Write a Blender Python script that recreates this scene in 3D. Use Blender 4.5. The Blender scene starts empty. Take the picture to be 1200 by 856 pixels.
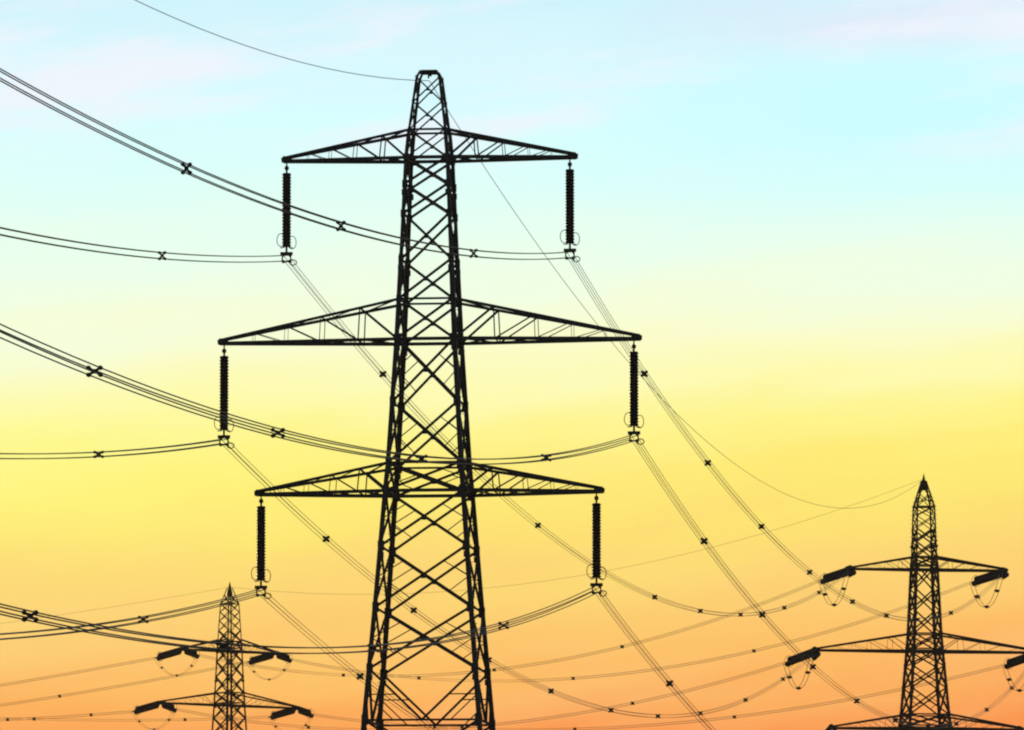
import bpy, bmesh, math, random
from mathutils import Vector, Matrix
random.seed(7)
scene = bpy.context.scene

# ------------------------------------------------------------------ camera
R = math.radians
cam_d = bpy.data.cameras.new('camera')
cam = bpy.data.objects.new('camera', cam_d)
scene.collection.objects.link(cam)
cam.location = (0, 0, 1.6)
cam.rotation_euler = (R(90 + 5.3875), 0, 0)
cam_d.sensor_width = 36
cam_d.lens = 279.3
cam_d.clip_start = 0.5
cam_d.clip_end = 60000
scene.camera = cam

# ------------------------------------------------------------------ sky
SUN_EL, SUN_AZ = 1.6, -5.0            # a setting sun just under the frame, a little left of the tower
world = bpy.data.worlds.new('World')
scene.world = world
world.use_nodes = True
nt = world.node_tree
nt.nodes.clear()
N, L = nt.nodes.new, nt.links.new


def math_node(op, a, b=None, c=None):
    n = N('ShaderNodeMath'); n.operation = op
    for i, v in enumerate((a, b, c)):
        if v is None: continue
        if isinstance(v, (int, float)): n.inputs[i].default_value = v
        else: L(v, n.inputs[i])
    return n.outputs[0]


def map_range(v, a, b, c, d, smooth=True):
    n = N('ShaderNodeMapRange')
    n.interpolation_type = 'SMOOTHSTEP' if smooth else 'LINEAR'
    L(v, n.inputs['Value'])
    for k, x in zip(('From Min', 'From Max', 'To Min', 'To Max'), (a, b, c, d)): n.inputs[k].default_value = x
    return n.outputs['Result']


def mix(fac, a, b, mode='MIX'):
    n = N('ShaderNodeMix'); n.data_type = 'RGBA'; n.blend_type = mode
    if isinstance(fac, (int, float)): n.inputs['Factor'].default_value = fac
    else: L(fac, n.inputs['Factor'])
    for i, v in ((6, a), (7, b)):
        if isinstance(v, tuple): n.inputs[i].default_value = v
        else: L(v, n.inputs[i])
    return n.outputs[2]


def lin(c):
    f = lambda v: v / 12.92 if v <= .04045 else ((v + .055) / 1.055) ** 2.4
    return tuple(f(x / 255) for x in c) + (1,)


tc = N('ShaderNodeTexCoord')
sp = N('ShaderNodeSeparateXYZ'); L(tc.outputs['Generated'], sp.inputs[0])
sx, sy, sz = sp.outputs
hor = math_node('SQRT', math_node('ADD', math_node('MULTIPLY', sx, sx), math_node('MULTIPLY', sy, sy)))
elev = math_node('ARCTAN2', sz, hor)
azim = math_node('ARCTAN2', sx, sy)
# thin cloud veils: noise stretched along the horizon bends the colour bands a little
cmb = N('ShaderNodeCombineXYZ')
L(math_node('MULTIPLY', azim, 22), cmb.inputs[0])
L(math_node('ADD', math_node('MULTIPLY', elev, 120), math_node('MULTIPLY', azim, -14)), cmb.inputs[1])
nz = N('ShaderNodeTexNoise'); L(cmb.outputs[0], nz.inputs['Vector'])
nz.inputs['Scale'].default_value = 1.0; nz.inputs['Detail'].default_value = 7; nz.inputs['Roughness'].default_value = .5
nz2 = N('ShaderNodeTexNoise'); nz2.noise_dimensions = '4D'; L(cmb.outputs[0], nz2.inputs['Vector']); nz2.inputs['W'].default_value = 3.7
nz2.inputs['Scale'].default_value = .9; nz2.inputs['Detail'].default_value = 8; nz2.inputs['Roughness'].default_value = .6
warp = math_node('MULTIPLY_ADD', math_node('SUBTRACT', nz.outputs['Fac'], .5), .013, math_node('SUBTRACT', elev, math_node('MULTIPLY', math_node('MULTIPLY', azim, .055), map_range(elev, .112, .09, 0, 1))))
fac = map_range(warp, .045, .145, 0, 1, False)
ramp = N('ShaderNodeValToRGB')
L(fac, ramp.inputs[0])
STOPS = [  # (elevation in radians, colour of the glow there)
    (.0455, (250, 148, 76)), (.0495, (251, 165, 86)), (.055, (253, 186, 98)), (.0615, (253, 204, 112)), (.068, (253, 217, 116)),
    (.074, (253, 228, 114)), (.080, (254, 236, 118)), (.0855, (254, 244, 142)), (.091, (253, 250, 178)),
    (.097, (249, 252, 206)), (.103, (242, 254, 224)), (.110, (232, 255, 238)), (.118, (220, 255, 249)),
    (.126, (216, 252, 254)), (.133, (216, 247, 253)), (.1405, (204, 240, 250))]
cr = ramp.color_ramp
cr.interpolation = 'LINEAR'
while len(cr.elements) < len(STOPS): cr.elements.new(.5)
for e, (p, c) in zip(cr.elements, STOPS):
    e.position = (p - .045) / .1
    e.color = lin(c)
glow = ramp.outputs[0]
# cyan patch on the right, pinkish white veils high up, yellower on the left low down
up = map_range(elev, .100, .118, 0, 1)
cy = math_node('MULTIPLY', math_node('MULTIPLY', map_range(azim, -.015, .05, .15, 1), map_range(elev, .108, .126, 0, 1)), map_range(elev, .128, .138, 1, .15))
glow = mix(math_node('MULTIPLY', cy, .85), glow, lin((202, 252, 255)))
veil = math_node('MULTIPLY', map_range(nz2.outputs['Fac'], .45, .66, 0, 1), map_range(elev, .114, .126, 0, 1))
lilac = math_node('MULTIPLY', map_range(elev, .131, .138, 0, 1), map_range(azim, .0, .045, 0, 1))
lilac = math_node('MULTIPLY', lilac, map_range(nz.outputs['Fac'], .35, .62, .15, 1))
glow = mix(math_node('MULTIPLY', lilac, .7), glow, lin((226, 232, 248)))
glow = mix(math_node('MULTIPLY', veil, .75), glow, lin((245, 242, 252)))
lowveil = math_node('MULTIPLY', map_range(nz2.outputs['Fac'], .46, .66, 0, 1), map_range(elev, .088, .075, 0, 1))
glow = mix(math_node('MULTIPLY', lowveil, .20), glow, lin((254, 205, 140)))
yl = math_node('MULTIPLY', map_range(azim, .0, -.06, 0, 1), map_range(elev, .066, .080, 0, 1))
yl = math_node('MULTIPLY', yl, map_range(elev, .096, .084, 0, 1))
glow = mix(math_node('MULTIPLY', yl, .45), glow, lin((254, 250, 128)))
# the glow fades round the horizon and upwards into the dusk sky
w = math_node('MULTIPLY', map_range(math_node('ABSOLUTE', azim), .12, .8, 1, 0), map_range(elev, .15, .5, 1, 0))
w = math_node('MULTIPLY', w, map_range(elev, -.06, .03, 0, 1))
sky = N('ShaderNodeTexSky')
sky.sky_type = 'NISHITA'; sky.sun_disc = False
sky.sun_elevation = R(SUN_EL); sky.sun_rotation = R(SUN_AZ)
dusk = mix(1.0, sky.outputs[0], (.085, .10, .125, 1), 'MULTIPLY')
final = mix(w, dusk, glow)
bg = N('ShaderNodeBackground'); L(final, bg.inputs['Color']); bg.inputs['Strength'].default_value = 1.0
wo = N('ShaderNodeOutputWorld'); L(bg.outputs[0], wo.inputs[0])

# ------------------------------------------------------------------ sun, exposure
sd = bpy.data.lights.new('sun', 'SUN')
sd.energy = 0.5; sd.angle = R(0.5); sd.color = (1, .62, .34)
sun = bpy.data.objects.new('sun', sd); scene.collection.objects.link(sun)
to_sun = Vector((math.sin(R(SUN_AZ)) * math.cos(R(SUN_EL)), math.cos(R(SUN_AZ)) * math.cos(R(SUN_EL)), math.sin(R(SUN_EL))))
sun.rotation_euler = to_sun.to_track_quat('Z', 'Y').to_euler()
sun.location = (-120, 1500, 120)
scene.view_settings.view_transform = 'Standard'
scene.view_settings.look = 'None'
scene.view_settings.exposure = 0.04
scene.view_settings.gamma = 1
scene.cycles.filter_width = 2.1


# ------------------------------------------------------------------ materials
def mat(name, base, rough=.6, metallic=0.0, vary=.35, scale=3.0, second=None):
    m = bpy.data.materials.new(name); m.use_nodes = True
    t = m.node_tree; b = t.nodes['Principled BSDF']
    g = t.nodes.new('ShaderNodeTexCoord'); n = t.nodes.new('ShaderNodeTexNoise')
    n.inputs['Scale'].default_value = scale; n.inputs['Detail'].default_value = 5
    t.links.new(g.outputs['Object'], n.inputs['Vector'])
    r = t.nodes.new('ShaderNodeValToRGB'); t.links.new(n.outputs['Fac'], r.inputs[0])
    r.color_ramp.elements[0].position = .35; r.color_ramp.elements[1].position = .65
    lo = second or tuple(x * (1 - vary) for x in base)
    r.color_ramp.elements[0].color = lo + (1,); r.color_ramp.elements[1].color = base + (1,)
    t.links.new(r.outputs[0], b.inputs['Base Color'])
    b.inputs['Roughness'].default_value = rough; b.inputs['Metallic'].default_value = metallic
    return m


STEEL = mat('weathered_galvanised_steel', (.08, .09, .10), .68, 0, .4, 2.0)
FARSTEEL = mat('far_steel_distance_tint', (.085, .06, .048), .75, 0, .4, 2.0)  # distance tint: hazy brown cast of the far pylons put into the colour
GLAZE = mat('dark_glazed_porcelain', (.035, .024, .02), .35, 0, .3, 8.0)
FITTING = mat('forged_steel_fitting', (.07, .07, .065), .6, 0, .3, 6.0)
ALU = mat('weathered_aluminium_strand', (.20, .19, .175), .6, 0, .3, 1.0)
CONCRETE = mat('rough_concrete', (.32, .31, .28), .9, 0, .3, 4.0)
GRASS = mat('dry_meadow_grass', (.075, .085, .03), .95, 0, .4, .05, (.05, .06, .025))


# ------------------------------------------------------------------ mesh helpers
def col():
    return scene.collection


class MB:
    """collects bars, plates, tubes and rings and links them as one mesh"""
    def __init__(s): s.v = []; s.f = []

    def add(s, vs, fs):
        o = len(s.v); s.v += [tuple(p) for p in vs]; s.f += [tuple(i + o for i in f) for f in fs]

    @staticmethod
    def frame(a, b, ref):
        d = (b - a).normalized()
        u = ref - d * ref.dot(d)
        if u.length < 1e-4:
            ref = Vector((1, 0, 0)) if abs(d.x) < .9 else Vector((0, 1, 0)); u = ref - d * ref.dot(d)
        u.normalize(); return d, u, d.cross(u).normalized()

    def prism(s, a, b, poly, ref):
        a = Vector(a); b = Vector(b)
        d, u, w = s.frame(a, b, Vector(ref)); n = len(poly)
        vs = [a + u * p + w * q for p, q in poly] + [b + u * p + w * q for p, q in poly]
        fs = [(i, (i + 1) % n, (i + 1) % n + n, i + n) for i in range(n)]
        fs += [tuple(range(n))[::-1], tuple(range(n, 2 * n))]
        s.add(vs, fs)

    def bar(s, a, b, wd, th=None, ref=(0, 0, 1)):
        x = wd / 2; y = (th or wd) / 2
        s.prism(a, b, [(-x, -y), (x, -y), (x, y), (-x, y)], ref)

    def angle(s, a, b, wd, ref=(0, 0, 1), flip=1, th=None):
        """rolled L section, one flange along ref"""
        t = th or max(.012, wd * .12); h = wd / 2
        poly = [(-h, -h), (h, -h), (h, -h + t), (-h + t, -h + t), (-h + t, h), (-h, h)]
        poly = [(p, q * flip) for p, q in poly]
        s.prism(a, b, poly, ref)

    def tube(s, pts, r, n=6, closed=False):
        pts = [Vector(p) for p in pts]; m = len(pts); vs = []; ref = Vector((0, 0, 1))
        for i, p in enumerate(pts):
            q0 = pts[i - 1] if (i or closed) else p
            q1 = pts[(i + 1) % m] if (i < m - 1 or closed) else p
            d, u, w = s.frame(q0, q1, ref); ref = u
            vs += [p + u * (r * math.cos(2 * math.pi * k / n)) + w * (r * math.sin(2 * math.pi * k / n)) for k in range(n)]
        fs = []
        for i in range(m if closed else m - 1):
            j = (i + 1) % m
            fs += [(i * n + k, i * n + (k + 1) % n, j * n + (k + 1) % n, j * n + k) for k in range(n)]
        if not closed: fs += [tuple(range(n))[::-1], tuple(range((m - 1) * n, m * n))]
        s.add(vs, fs)

    def lathe(s, a, b, prof, n=14):
        """prof: (distance along a->b, radius)"""
        a = Vector(a); b = Vector(b); d, u, w = s.frame(a, b, Vector((0, .3, 1)))
        vs = []
        for h, r in prof:
            vs += [a + d * h + u * (r * math.cos(2 * math.pi * k / n)) + w * (r * math.sin(2 * math.pi * k / n)) for k in range(n)]
        m = len(prof)
        fs = [(i * n + k, i * n + (k + 1) % n, (i + 1) * n + (k + 1) % n, (i + 1) * n + k) for i in range(m - 1) for k in range(n)]
        fs += [tuple(range(n))[::-1], tuple(range((m - 1) * n, m * n))]
        s.add(vs, fs)

    def build(s, name, material, parent=None, smooth=False):
        me = bpy.data.meshes.new(name); me.from_pydata(s.v, [], s.f); me.update()
        bm = bmesh.new(); bm.from_mesh(me); bmesh.ops.recalc_face_normals(bm, faces=bm.faces); bm.to_mesh(me); bm.free()
        if smooth:
            for p in me.polygons: p.use_smooth = True
        me.materials.append(material)
        o = bpy.data.objects.new(name, me); col().objects.link(o)
        if parent: o.parent = parent
        return o


def thing(name, label, cat, loc=(0, 0, 0), rotz=0, group=None):
    o = bpy.data.objects.new(name, None); col().objects.link(o)
    o.location = loc; o.rotation_euler = (0, 0, rotz)
    o.empty_display_size = 1
    o['label'] = label; o['category'] = cat
    if group: o['group'] = group
    return o


# ------------------------------------------------------------------ ground
def hill(x, y):
    d = max(0.0, min(1.0, (y - 420) / 340)); r = d * d * (3 - 2 * d) * 5.0
    far = max(0.0, min(1.0, (y - 1500) / 6000))
    wob = .5 * math.sin(x * .013 + 1.2) * math.sin(y * .011) * d
    return r + far * 35 * (1 + .4 * math.sin(x * .0011)) + wob


def ground():
    xs = [-20000, -9000, -4000, -2000, -1000] + list(range(-600, 601, 40)) + [1000, 2000, 4000, 9000, 20000]
    ys = [-9000, -3000, -900] + list(range(-200, 1241, 40)) + [1500, 2000, 2800, 4000, 6000, 9000, 16000, 30000]
    g = MB()
    vs = [(x, y, hill(x, y)) for y in ys for x in xs]; n = len(xs)
    fs = [(j * n + i, j * n + i + 1, (j + 1) * n + i + 1, (j + 1) * n + i) for j in range(len(ys) - 1) for i in range(n - 1)]
    g.add(vs, fs)
    o = g.build('ground', GRASS, None, True)
    o['kind'] = 'structure'


ground()


# ------------------------------------------------------------------ pylons
def interp(prof, z):
    for (z0, h0), (z1, h1) in zip(prof, prof[1:]):
        if z0 <= z <= z1: return h0 + (h1 - h0) * (z - z0) / (z1 - z0)
    return prof[0][1] if z < prof[0][0] else prof[-1][1]


def pylon(name, label, loc, rotz, prof, nodes, arms, steel, leg_w, diag_w, strut_z, redundant_below, knee=None, cap='flat', group=None, peak=.94, arm_fine=1.0, arm_w=1.0):
    """prof: (height above base, half width); nodes: panel levels; arms: (low z, high z, left reach, right reach)"""
    t = thing(name, label, 'pylon', loc, rotz, group)
    H = lambda z: interp(prof, z)
    zs = sorted({p[0] for p in prof} | set(nodes))
    # four legs, each an L section with gusset and splice plates at the panel points
    for sx_, sy_ in ((-1, -1), (1, -1), (-1, 1), (1, 1)):
        b = MB()
        pts = [Vector((sx_ * H(z), sy_ * H(z), z)) for z, _ in prof]
        for i, (p, q) in enumerate(zip(pts, pts[1:])):
            wq = leg_w * (1.0 if p.z < prof[-1][0] * .78 else .8 if p.z < prof[-1][0] * peak else .52)
            poly_ref = Vector((-sx_, 0, 0))
            d, u, w_ = MB.frame(p, q, poly_ref)
            flip = 1 if w_.dot(Vector((0, -sy_, 0))) > 0 else -1
            b.angle(p, q, wq, poly_ref, flip, .035)
        for k, z in enumerate(nodes):
            h = H(z); g = leg_w * (1.15 if z < prof[-1][0] * .75 else .85 if z < prof[-1][0] * peak else .5)
            c = Vector((sx_ * h, sy_ * h, z)); lo_w = leg_w * (.52 if z < prof[-1][0] * peak else .25)
            b.bar(c + Vector((-sx_ * g * .18, sy_ * lo_w, -g * .95)), c + Vector((-sx_ * g * .18, sy_ * lo_w, g * .95)), g * 1.15, .02, (1, 0, 0))
            b.bar(c + Vector((sx_ * lo_w, -sy_ * g * .18, -g * .95)), c + Vector((sx_ * lo_w, -sy_ * g * .18, g * .95)), .02, g * 1.15, (1, 0, 0))
            if k % 2 == 0 and 1 < z < prof[-1][0] * .9:
                b.bar(c + Vector((0, 0, -.55)), c + Vector((0, 0, -.28)), leg_w * 1.25, leg_w * 1.25, (1, 0, 0))
        if sx_ > 0 and sy_ < 0 or sx_ < 0 and sy_ > 0:      # climbing step bolts up one corner
            z = 3.0
            while z < prof[-1][0] - 1.5:
                h = H(z); b.bar((sx_ * h, sy_ * h, z), (sx_ * (h + leg_w * .5 + .14), sy_ * h, z), .022); z += .42
        b.build('leg', steel, t)
        f = MB(); h = H(0)
        f.lathe((sx_ * h, sy_ * h, -.8), (sx_ * h, sy_ * h, 1), [(0, .75), (1.0, .7), (1.15, .45), (1.25, .42)], 12)
        f.build('concrete_footing', CONCRETE, t)
    # braced faces
    faces = [(Vector((1, 0, 0)), Vector((0, -1, 0))), (Vector((1, 0, 0)), Vector((0, 1, 0))),
             (Vector((0, 1, 0)), Vector((-1, 0, 0))), (Vector((0, 1, 0)), Vector((1, 0, 0)))]
    def P(fa, s, z):
        a, n = fa; return a * (s * H(z)) + n * H(z) + Vector((0, 0, z))
    for fa in faces:
        n = fa[1]
        for z0, z1 in zip(nodes, nodes[1:]):
            b = MB(); dw = diag_w * (1 if z1 < prof[-1][0] * .93 else .56)
            off = n * (dw * .5)
            if knee and abs(z0 - knee) < .01:                # K panel: both diagonals run down to the middle of the strut
                for s in (-1, 1):
                    b.angle(P(fa, s, z1), P(fa, 0, z0) + n * .01 * s, dw, n)
                    m_ = (P(fa, s, z1) + P(fa, 0, z0)) / 2
                    b.angle(m_, P(fa, s, (z0 + z1) / 2), dw * .5, n)
                    b.angle(P(fa, s, (z0 + z1) / 2), P(fa, s, z0) * .5 + P(fa, 0, z0) * .5, dw * .5, n)
            else:
                b.angle(P(fa, -1, z0) + off, P(fa, 1, z1) + off, dw, n)
                b.angle(P(fa, 1, z0) - off * .3, P(fa, -1, z1) - off * .3, dw, n)
                mid = (P(fa, -1, z0) + P(fa, 1, z1) + P(fa, 1, z0) + P(fa, -1, z1)) / 4
                b.bar(mid - n * .06, mid + n * .06, dw * 1.7, dw * 1.7)
                if z1 <= redundant_below:
                    for s in (-1, 1):
                        leg = P(fa, s, (z0 + z1) / 2)
                        b.angle(leg, P(fa, s, z1).lerp(P(fa, -s, z0), .25), dw * .42, n)
                        b.angle(leg, P(fa, s, z0).lerp(P(fa, -s, z1), .25), dw * .42, n)
            b.build('cross_brace', steel, t)
        for z in strut_z:
            b = MB(); b.angle(P(fa, -1, z) - n * .02, P(fa, 1, z) - n * .02, diag_w * (1.1 if z > prof[-1][0] - .2 else .85), n)
            b.build('horizontal_strut', steel, t)
    # top
    b = MB(); zt, ht = prof[-1]
    if cap == 'flat':
        for s in (-1, 1):
            b.angle((-ht, s * ht, zt), (ht, s * ht, zt), .15); b.angle((s * ht, -ht, zt), (s * ht, ht, zt), .15)
        b.angle((-ht, -ht, zt - .03), (ht, ht, zt - .03), .08); b.bar((0, -ht - .1, zt - .1), (0, ht + .1, zt - .1), .1)
        b.bar((0, -ht, zt - .35), (0, -ht, zt + .02), .07)
    else:
        b.lathe((0, 0, zt - .9), (0, 0, zt + .7), [(0, ht * 1.9), (.5, ht * 1.5), (1.0, ht * .9), (1.6, .02)], 8)
    b.build('earth_wire_peak', steel, t)
    # cross arms
    for zl, zu, lr, rr in arms:
        for s, reach in ((-1, lr), (1, rr)):
            hl, hu = H(zl), H(zu)
            tip = lambda sy_, z: Vector((s * (reach + .1), sy_ * .16, z))
            c = MB(); cw = leg_w * .72 * arm_w
            for sy_ in (-1, 1):
                c.angle((s * hl, sy_ * hl, zl), tip(sy_, zl), cw, (0, 0, 1), sy_)
                c.angle((s * hu, sy_ * hu, zu), tip(sy_, zl + .16), cw * .85, (0, 0, 1), sy_)
                c.bar((-hl * (s > 0), sy_ * (hl - .05), zl), (hl * (s < 0), sy_ * (hl - .05), zl), cw * .95)
            c.bar(tip(-1.6, zl + .07), tip(1.6, zl + .07), .3, .2)
            c.bar(tip(0, zl + .1) - Vector((s * .3, 0, 0)), tip(0, zl + .05) + Vector((s * .18, 0, 0)), .22, .34)
            arm = c.build('cross_arm', steel, t)
            fr = [0, .22, .44, .64, .82]
            lo = lambda f, sy_: Vector((s * hl, sy_ * hl, zl)).lerp(tip(sy_, zl), f)
            hi = lambda f, sy_: Vector((s * hu, sy_ * hu, zu)).lerp(tip(sy_, zl + .16), f)
            for i in range(4):
                k = MB(); w_ = (.11, .07, .045, .038)[i] * leg_w / .24 * arm_fine
                for sy_ in (-1, 1):
                    k.angle(lo(fr[i], sy_), hi(fr[i + 1], sy_), w_, (0, 1, 0))
                    k.angle(lo(fr[i + 1], sy_), hi(fr[i + 1], sy_), w_ * .55, (0, 1, 0))
                k.angle(lo(fr[i], -1), lo(fr[i + 1], 1), w_ * .6); k.angle(lo(fr[i], 1), lo(fr[i + 1], -1), w_ * .6)
                k.angle(lo(fr[i + 1], -1), lo(fr[i + 1], 1), w_ * .6)
                k.angle(hi(fr[i], -1), hi(fr[i + 1], 1), w_ * .55)
                k.build('arm_brace', steel, arm)
    return t


MAIN_ROT, RIGHT_ROT, LEFT_ROT = R(-6.53), R(11.1), R(39.4)
pylon('lattice_pylon', 'tallest and nearest dark lattice pylon with three pairs of arms and hanging insulators',
      (-3.978, 380, 0), MAIN_ROT,
      [(0, 4.4), (19.9, 2.78), (26.26, 2.25), (31.27, 1.87), (32.62, 1.75), (38.59, 1.39), (42.7, 1.2), (47.39, 1.0), (48.75, .87), (51.3, .55), (51.62, .38)],
      [.3, 4.3, 8.5, 12.5, 16.5, 20.26, 22.71, 25.65, 28.6, 31.27, 32.62, 35.54, 38.59, 40.53, 42.43, 44.66, 46.1, 47.39, 48.75, 50.1, 51.3],
      [(47.39, 48.75, 6.9, 6.9), (38.59, 40.53, 9.98, 9.98), (31.27, 32.62, 8.17, 8.17)],
      STEEL, .225, .115, [12.5, 20.26, 31.27, 32.62, 38.59, 40.53, 47.39, 48.75], 38.7, knee=20.26, group='lattice pylons')
gz = 5.0
pylon('lattice_pylon', 'smaller pylon on the right with a pointed peak and slanting tension insulators',
      (39.509, 760, gz), RIGHT_ROT,
      [(z - gz, h) for z, h in [(5, 4.5), (38.58, 2.0), (39.65, 1.88), (45.94, 1.4), (47.41, 1.3), (53.97, 1.02), (54.78, .98), (59.6, .84), (62.1, .17)]],
      [z - gz for z in [5.2, 10.5, 15.5, 20.5, 25, 29, 32.5, 35.6, 38.58, 39.65, 42.2, 44.3, 45.94, 47.41, 49.6, 51.7, 53.97, 54.78, 56.2, 57.5, 58.7, 59.6, 60.8, 61.9]],
      [(53.55 - gz, 54.78 - gz, 7.07, 8.0), (45.72 - gz, 47.41 - gz, 10.6, 11.2), (38.3 - gz, 39.65 - gz, 9.0, 9.5)],
      FARSTEEL, .25, .15, [z - gz for z in (25, 38.58, 39.65, 45.94, 47.41, 53.97, 54.78, 59.6)], 47.5 - gz, cap='point', group='lattice pylons', peak=.87, arm_fine=.6, arm_w=1.25)
pylon('lattice_pylon', 'farthest and smallest pylon at bottom left, seen corner on with slanting insulators',
      (-31.675, 890, gz), LEFT_ROT,
      [(z - gz, h) for z, h in [(5, 3.4), (40, 1.55), (47.49, 1.16), (48.64, 1.12), (53.62, .95), (54.39, .92), (58.6, .72), (60.4, .18)]],
      [z - gz for z in [5.2, 10, 14.5, 19, 23, 27, 30.5, 33.8, 36.6, 38.2, 40, 42.2, 44, 45.8, 47.49, 48.64, 50.4, 52.1, 53.62, 54.39, 55.6, 56.7, 57.7, 58.6, 59.6]],
      [(53.27 - gz, 54.6 - gz, 6.5, 6.5), (47.2 - gz, 48.64 - gz, 9.6, 9.6), (42 - gz, 43.2 - gz, 8.0, 8.0)],
      FARSTEEL, .21, .12, [z - gz for z in (23, 36.6, 42, 43.2, 47.49, 48.64, 53.62, 54.39, 58.6)], 0, cap='point', group='lattice pylons', peak=.88, arm_fine=.6, arm_w=1.25)

# ------------------------------------------------------------------ where insulators and conductors hang (world metres)
SUSP = {'TL': (-10.73, 380.77, 42.68), 'TR': (2.78, 379.23, 42.68), 'ML': (-13.79, 381.12, 33.85), 'MR': (5.84, 378.88, 33.85), 'BL': (-12.0, 380.92, 26.58), 'BR': (4.04, 379.08, 26.58)}
RTIP = {'TL': (32.57, 758.64, 53.9), 'TR': (47.36, 761.54, 53.9), 'ML': (29.11, 757.96, 45.88), 'MR': (50.5, 762.16, 45.88), 'BL': (30.68, 758.27, 38.5), 'BR': (48.83, 761.83, 38.5)}
LTIP = {'TL': (-36.7, 885.87, 53.6), 'TR': (-26.65, 894.13, 53.6), 'ML': (-39.09, 883.91, 47.5), 'MR': (-24.26, 896.09, 47.5), 'BL': (-37.86, 884.92, 42.0), 'BR': (-25.49, 895.08, 42.0)}
RIN = {'TL': (31.89, 752.71, 52.6), 'TR': (46.67, 755.61, 52.6), 'ML': (28.43, 752.03, 44.6), 'MR': (49.81, 756.23, 44.6), 'BL': (30.01, 752.34, 37.2), 'BR': (48.14, 755.9, 37.2)}
ROUT = {'TL': (29.72, 763.88, 52.45), 'TR': (44.45, 766.75, 52.45), 'ML': (26.27, 763.21, 44.45), 'MR': (47.59, 767.37, 44.45), 'BL': (27.84, 763.52, 37.05), 'BR': (45.92, 767.04, 37.05)}
LIN = {'TL': (-34.83, 882.45, 52.75), 'TR': (-24.75, 890.72, 52.75), 'ML': (-37.24, 880.48, 46.65), 'MR': (-22.36, 892.69, 46.65), 'BL': (-36.0, 881.49, 41.15), 'BR': (-23.59, 891.67, 41.15)}
LOUT = {'TL': (-39.68, 888.38, 52.7), 'TR': (-29.64, 896.63, 52.7), 'ML': (-42.08, 886.41, 46.6), 'MR': (-27.24, 898.6, 46.6), 'BL': (-40.84, 887.43, 41.1), 'BR': (-28.48, 897.58, 41.1)}
for _k, _d in (('TL', .14), ('ML', .08), ('BL', .06)): SUSP[_k] = (SUSP[_k][0] - _d,) + SUSP[_k][1:]
for _k in RTIP:
    RTIP[_k] = RTIP[_k][:2] + (RTIP[_k][2] - (.45 if _k[0] == 'T' else .25),)
    LTIP[_k] = LTIP[_k][:2] + (LTIP[_k][2] - .4,); LIN[_k] = LIN[_k][:2] + (LIN[_k][2] - .35,)
    RIN[_k] = RIN[_k][:2] + (RIN[_k][2] + .25,); ROUT[_k] = ROUT[_k][:2] + (ROUT[_k][2] + .35,)
    x, y, z = LOUT[_k]; a_, b_, c_ = LTIP[_k]; LOUT[_k] = (a_ + (x - a_) * 1.1, b_ + (y - b_) * 1.1, z - .25)
ARMNAME = {'TL': 'left top arm', 'TR': 'right top arm', 'ML': 'left middle arm', 'MR': 'right middle arm', 'BL': 'left bottom arm', 'BR': 'right bottom arm'}
KEYS = ('TL', 'TR', 'ML', 'MR', 'BL', 'BR')
SUB = .16                      # half spacing of the four sub-conductors


def discs(b, a, c, r, pitch=.146):
    a = Vector(a); c = Vector(c); ln = (c - a).length; n = max(3, int(ln / pitch)); prof = [(0, .06)]
    for i in range(n):
        h = ln * i / n; p = ln / n
        prof += [(h + p * .05, r * .80), (h + p * .30, r * .84), (h + p * .42, r * .97), (h + p * .58, r), (h + p * .80, r * .88), (h + p * .92, r * .82)]
    prof.append((ln, .06)); b.lathe(a, c, prof, 16)


# ------------------------------------------------------------------ suspension insulators on the near pylon
def suspension():
    t = thing('suspension_insulator', '', 'insulator', (0, 0, 4.68), MAIN_ROT)
    b = MB(); b.tube([(0, 0, .02 - .0), (0, 0, -.22)], .035, 8)
    b.lathe((0, 0, -.2), (0, 0, -.5), [(0, .05), (.04, .10), (.16, .11), (.22, .05), (.36, .045)], 10)
    b.build('hanger_link', FITTING, t)
    b = MB(); discs(b, (0, 0, -.55), (0, 0, -4.14), .228); b.build('disc_string', GLAZE, t, True)
    for s in (-1, 1):          # racket shaped arcing horns either side of the lowest discs
        b = MB(); pts = []
        for i in range(28):
            a = 2 * math.pi * i / 28
            pts.append((s * (.27 + .19 * math.cos(a)), s * .05, -3.86 - s * .06 + .31 * math.sin(a)))
        b.tube(pts, .018, 6, True); b.tube([(s * .1, 0, -4.16), (s * .3, s * .05, -4.18)], .026, 6)
        b.build('arcing_horn', FITTING, t)
    b = MB()
    b.tube([(0, 0, -4.08), (0, 0, -4.40)], .05, 8)
    b.bar((-.30, 0, -4.46), (.30, 0, -4.46), .16, .05)
    b.bar((-.20, 0, -4.46), (-.20, 0, -4.86), .06); b.bar((.20, 0, -4.46), (.20, 0, -4.86), .06)
    b.bar((-.20, 0, -4.84), (.20, 0, -4.84), .07)
    y = b.build('yoke', FITTING, t)
    for sx_ in (-1, 1):
        for sz_ in (-1, 1):
            k = MB(); k.lathe((sx_ * SUB, -.45, -4.68 + sz_ * SUB), (sx_ * SUB, .45, -4.68 + sz_ * SUB), [(0, .03), (.25, .05), (.38, .085), (.52, .085), (.65, .05), (.9, .03)], 8)
            k.build('clamp', FITTING, y)
    # the small counterweight ring below the clamps
    b = MB(); pts = [(.28 + .17 * math.cos(2 * math.pi * i / 18), .3, -4.86 + .13 * math.sin(2 * math.pi * i / 18)) for i in range(18)]
    b.tube(pts, .024, 6, True); b.bar((.1, .0, -4.8), (.14, .3, -4.84), .04); b.build('guard_ring', FITTING, t)
    return t


def dup(root):
    def rec(o, parent):
        c = o.copy(); col().objects.link(c)
        if parent: c.parent = parent
        for ch in o.children: rec(ch, c)
        return c
    return rec(root, None)


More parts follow.
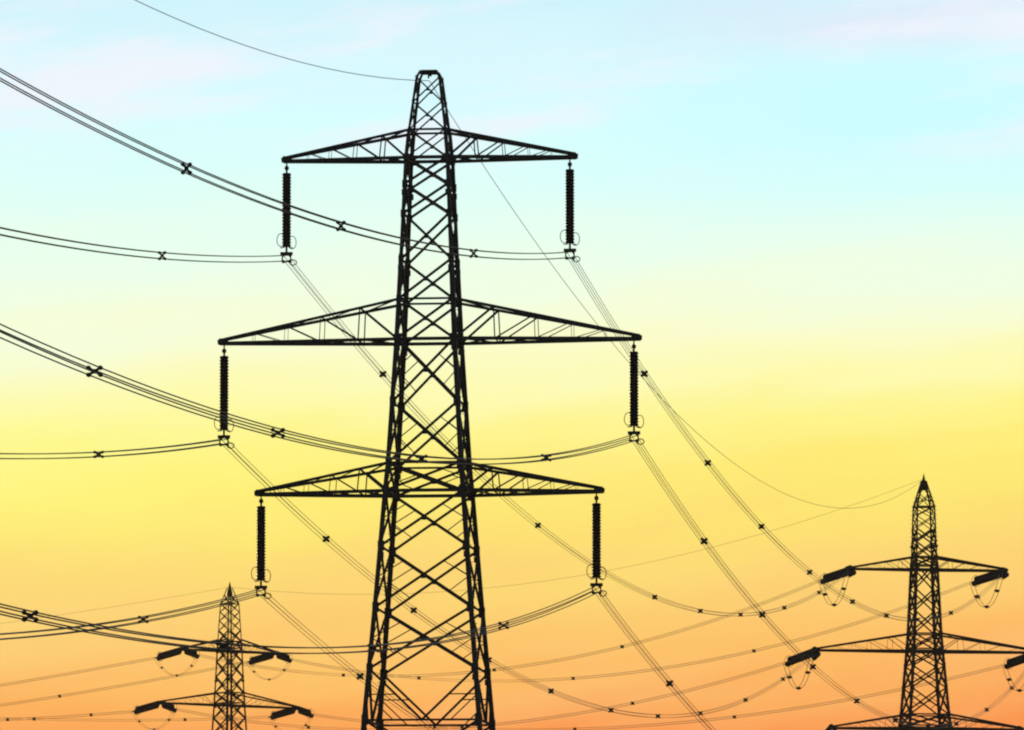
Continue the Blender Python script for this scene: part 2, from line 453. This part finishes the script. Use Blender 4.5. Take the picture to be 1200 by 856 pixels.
sus0 = suspension()
for i, k in enumerate(KEYS):
    o = sus0 if i == 0 else dup(sus0)
    p = SUSP[k]; o.location = (p[0], p[1], p[2] + 4.68)
    o['label'] = 'dark vertical insulator string hanging from the %s of the nearest pylon' % ARMNAME[k]
    o['group'] = 'suspension insulators on the nearest pylon'


# ------------------------------------------------------------------ tension insulators on the two angle pylons
def tension(a, c, label, group, r):
    a = Vector(a); c = Vector(c)
    t = thing('tension_insulator', label, 'insulator', a, 0, group)
    v = c - a; d = v.normalized(); up = Vector((0, 0, 1)); up = (up - d * up.dot(d)).normalized(); side = d.cross(up).normalized()
    off = (up * .5 + side * .34) * .48
    b = MB(); b.bar((0, 0, 0), d * .3, .16); b.bar(d * .27 - off, d * .27 + off, .12, .18)
    b.build('yoke', FITTING, t)
    e = v.length
    for s in (-1, 1):
        k = MB(); discs(k, d * .34 + off * s, d * (e - .5) + off * s, r, .17); k.build('disc_string', GLAZE, t, True)
    b = MB(); b.bar(d * (e - .45) - off, d * (e - .45) + off, .10, .16); b.bar(d * (e - .45), d * e, .13)
    b.build('line_yoke', FITTING, t)
    b = MB(); o2 = d * (e - .8)
    pts = [o2 + side * (.5 * math.cos(2 * math.pi * i / 20)) + up * (.55 * math.sin(2 * math.pi * i / 20)) for i in range(20)]
    b.tube(pts, .02, 6, True); b.bar(o2 - up * .55, o2 + up * .55, .03); b.build('grading_ring', FITTING, t)
    return t


GR, GL = 'tension insulators on the right pylon', 'tension insulators on the bottom left pylon'
for k in KEYS:
    tension(RTIP[k], RIN[k], 'black tension insulator on right pylon %s, pointing at the nearest pylon' % ARMNAME[k], GR, .255)
    if k[0] == 'B': continue                 # below the frame
    tension(RTIP[k], ROUT[k], 'black tension insulator on right pylon %s, slanting down to the left' % ARMNAME[k], GR, .255)
    tension(LTIP[k], LIN[k], 'black tension insulator on bottom left pylon %s, slanting down rightwards' % ARMNAME[k], GL, .225)
    tension(LTIP[k], LOUT[k], 'black tension insulator on bottom left pylon %s, slanting down leftwards' % ARMNAME[k], GL, .225)


# ------------------------------------------------------------------ conductors
def spacer(b, p, d, beef, hs, vs):
    """an X of two arms with a clamp at each sub-conductor"""
    up = Vector((0, 0, 1)); up = (up - d * up.dot(d)).normalized(); side = d.cross(up).normalized()
    for a in (-1, 1):
        for c in (-1, 1):
            q = p + side * (max(hs, .12) * a) + up * (vs * c)
            b.bar(p, q, .06 * beef, .075 * beef, d)
            b.lathe(q - d * .11, q + d * .11, [(0, .045 * beef), (.05, .068 * beef), (.17, .068 * beef), (.22, .045 * beef)], 8)
    m = .55 if beef <= 1 else beef
    b.lathe(p - d * .1 * m, p + d * .1 * m, [(0, .08 * m), (.06 * m, .13 * m), (.14 * m, .13 * m), (.2 * m, .08 * m)], 10)


def bundle(path, label, group, spots, r=.019, beef=1.0, hs=SUB, vs=SUB):
    """path: function of s in metres -> point; spots: distances that carry a spacer"""
    fn, ln = path
    o = Vector(fn(0)); t = thing('conductor_bundle', label, 'power line', o, 0, group)
    n = max(24, int(ln / 5)); pts = [Vector(fn(ln * i / n)) - o for i in range(n + 1)]
    hd = (pts[-1] - pts[0]); hd.z = 0; hd.normalize(); side = Vector((hd.y, -hd.x, 0))
    for a in (-1, 1):
        for c in (-1, 1):
            b = MB(); q = side * (hs * a) + Vector((0, 0, vs * c))
            b.tube([p + q for p in pts], r, 6); b.build('conductor', ALU, t, True)
    for s in spots:
        p = Vector(fn(s)) - o; d = (Vector(fn(s + .5)) - Vector(fn(s - .5))).normalized()
        b = MB(); spacer(b, p, d, beef, hs, vs); b.build('spacer', FITTING, t)
    return t


def sagging(p0, p1, sag):
    p0 = Vector(p0); p1 = Vector(p1); ln = (p1 - p0).length
    def fn(s):
        q = s / ln; p = p0.lerp(p1, q); p.z -= 4 * sag * q * (1 - q); return p
    return fn, ln


def falling(p0, az, s0, c, ln):
    p0 = Vector(p0); d = Vector((math.sin(R(az)), math.cos(R(az)), 0))
    def fn(s):
        p = p0 + d * s; p.z += -s0 * s + c * s * s; return p
    return fn, ln


NEAR = {'TL': (.1145, .000268), 'TR': (.1170, .000281), 'ML': (.1085, .000240), 'MR': (.1188, .000298), 'BL': (.1085, .000260), 'BR': (.1173, .000302)}
ROW = {'T': 'top', 'M': 'middle', 'B': 'bottom'}
SIDE = {'L': 'left', 'R': 'right'}
NS = {'TL': 38, 'TR': 39, 'ML': 36.4, 'MR': 38.4, 'BL': 35.3, 'BR': 38.7}
for k in KEYS:
    row, sd_ = ROW[k[0]], SIDE[k[1]]
    a, c = NEAR[k]
    ss = [NS[k], 81.3, 119.1, 155.5, 193, 231, 270, 309, 348]
    bundle(falling(SUSP[k], 180 + 6.53, a, c, 400),
           'conductor bundle running left out of frame from %s %s insulator of nearest pylon' % (sd_, row),
           'conductor bundles running left from the nearest pylon', ss, .023, 1.0, .065 if k[0] == 'T' else .17, .135 if k[0] == 'T' else .10)
FAR = {'TL': 9.5, 'TR': 9.85, 'ML': 9.1, 'MR': 9.85, 'BL': 8.95, 'BR': 10.45}
FS = [36, 73, 109, 146, 184, 220, 256, 299, 339]
for k in KEYS:
    row, sd_ = ROW[k[0]], SIDE[k[1]]
    bundle(sagging(SUSP[k], RIN[k], FAR[k]),
           'conductor bundle from %s %s insulator of nearest pylon across to right pylon' % (sd_, row),
           'conductor bundles between the nearest and right pylons', [s + random.uniform(-.8, .8) for s in FS], .014, 1.05, .125, .105)
OUT = {'TL': (5.2, [39, 66, 100]), 'TR': (5.4, [41, 78, 112]), 'ML': (4.1, [30, 66, 101]), 'MR': (3.6, [51, 84, 115]), 'BL': (4.0, [35, 70, 105]), 'BR': (4.0, [38, 74, 110])}
for k in KEYS[:4]:
    row, sd_ = ROW[k[0]], SIDE[k[1]]
    bundle(sagging(ROUT[k], LIN[k], OUT[k][0]),
           'faint conductor bundle between %s %s arms of right and bottom left pylons' % (sd_, row),
           'conductor bundles between the right and bottom left pylons', OUT[k][1], .012, 1.1, .12, .10)
LO = {'TL': (.101, .0003), 'TR': (.113, .0005), 'ML': (.03, .0008), 'MR': (.0, .0007), 'BL': (.03, .0006), 'BR': (.03, .0006)}
LS = {'TL': [34, 60], 'TR': [29, 58], 'ML': [6.3, 19.2, 48], 'MR': [12.8, 36.5, 60], 'BL': [20, 50], 'BR': [20, 50]}
for k in KEYS[:4]:
    row, sd_ = ROW[k[0]], SIDE[k[1]]
    bundle(falling(LOUT[k], -50, *LO[k], 90),
           'faint conductor bundle leaving frame from %s %s arm of bottom left pylon' % (sd_, row),
           'conductor bundles leaving the bottom left pylon', LS[k], .012, 1.1, .12, .10)


# ------------------------------------------------------------------ jumper loops under the angle pylons' arms
def jumper(p0, p1, dip, label, group, r=.024):
    p0 = Vector(p0); p1 = Vector(p1); o = (p0 + p1) / 2
    t = thing('jumper_loop', label, 'jumper wire', o, 0, group)
    v = p1 - p0; hd = Vector((v.x, v.y, 0)).normalized(); side = Vector((hd.y, -hd.x, 0))
    f = lambda q: p0.lerp(p1, q) - o - Vector((0, 0, dip * (1 - abs(2 * q - 1) ** 2.0)))
    for s in (-1, 1):
        b = MB(); b.tube([f(i / 24) + side * (s * .2) for i in range(25)], r, 6); b.build('jumper_wire', ALU, t, True)
    for q in (.16, .5, .84):
        p = f(q); k_ = 1 if r > .02 else .5; b = MB(); b.bar(p - side * .26, p + side * .26, .14 * k_, .14 * k_)
        b.lathe(p - Vector((0, 0, .15)), p + Vector((0, 0, .15)), [(0, .08 * k_), (.08, .17 * k_), (.22, .17 * k_), (.3, .08 * k_)], 8); b.build('spacer', FITTING, t)


for k in KEYS[:4]:
    jumper(RIN[k], ROUT[k], 2.75, 'beaded wire loop hanging under the %s tip of the right pylon' % ARMNAME[k], 'jumper loops on the right pylon')
    jumper(LIN[k], LOUT[k], 2.1, 'thin wire loop hanging under the %s tip of the bottom left pylon' % ARMNAME[k], 'jumper loops on the bottom left pylon', .015)


# ------------------------------------------------------------------ earth wires from peak to peak
def earth(path, label, r=.018):
    fn, ln = path; o = Vector(fn(0)); n = max(24, int(ln / 6))
    b = MB(); b.tube([Vector(fn(ln * i / n)) - o for i in range(n + 1)], r, 6)
    w_ = b.build('earth_wire', ALU, None, True); w_.location = o
    w_['label'] = label; w_['category'] = 'earth wire'; w_['group'] = 'single earth wires between pylon peaks'


PK, RPK, LPK = (-3.98, 380, 51.2), (39.51, 760, 62.3), (-31.67, 890, 60.5)
earth(falling(PK, 186.53, .128, .00037, 400), 'single thin wire from the nearest pylon peak out over the top left edge', .017)
earth(sagging(PK, RPK, 9.7), 'single thin wire dipping from the nearest pylon peak to the right pylon peak', .016)
earth(sagging(RPK, LPK, 4.5), 'faint thin wire between the right pylon peak and bottom left pylon peak', .013)
earth(falling(LPK, -50, .09, .0004, 90), 'faint thin wire leaving leftwards from the bottom left pylon peak', .012)


# ------------------------------------------------------------------ thin evening haze
def haze():
    b = MB(); x, y0, y1, z0, z1 = 420, -120, 1080, -14, 72
    vs = [(i, j, k) for k in (z0, z1) for j in (y0, y1) for i in (-x, x)]
    b.add(vs, [(0, 1, 3, 2), (4, 6, 7, 5), (0, 4, 5, 1), (2, 3, 7, 6), (0, 2, 6, 4), (1, 5, 7, 3)])
    m = bpy.data.materials.new('evening_haze'); m.use_nodes = True
    t = m.node_tree; t.nodes.clear()
    v = t.nodes.new('ShaderNodeVolumePrincipled'); o = t.nodes.new('ShaderNodeOutputMaterial')
    v.inputs['Color'].default_value = (.95, .93, .9, 1); v.inputs['Density'].default_value = HAZE; v.inputs['Anisotropy'].default_value = .55
    t.links.new(v.outputs[0], o.inputs['Volume'])
    ob = b.build('haze', m); ob['kind'] = 'stuff'


HAZE = .00004
haze()
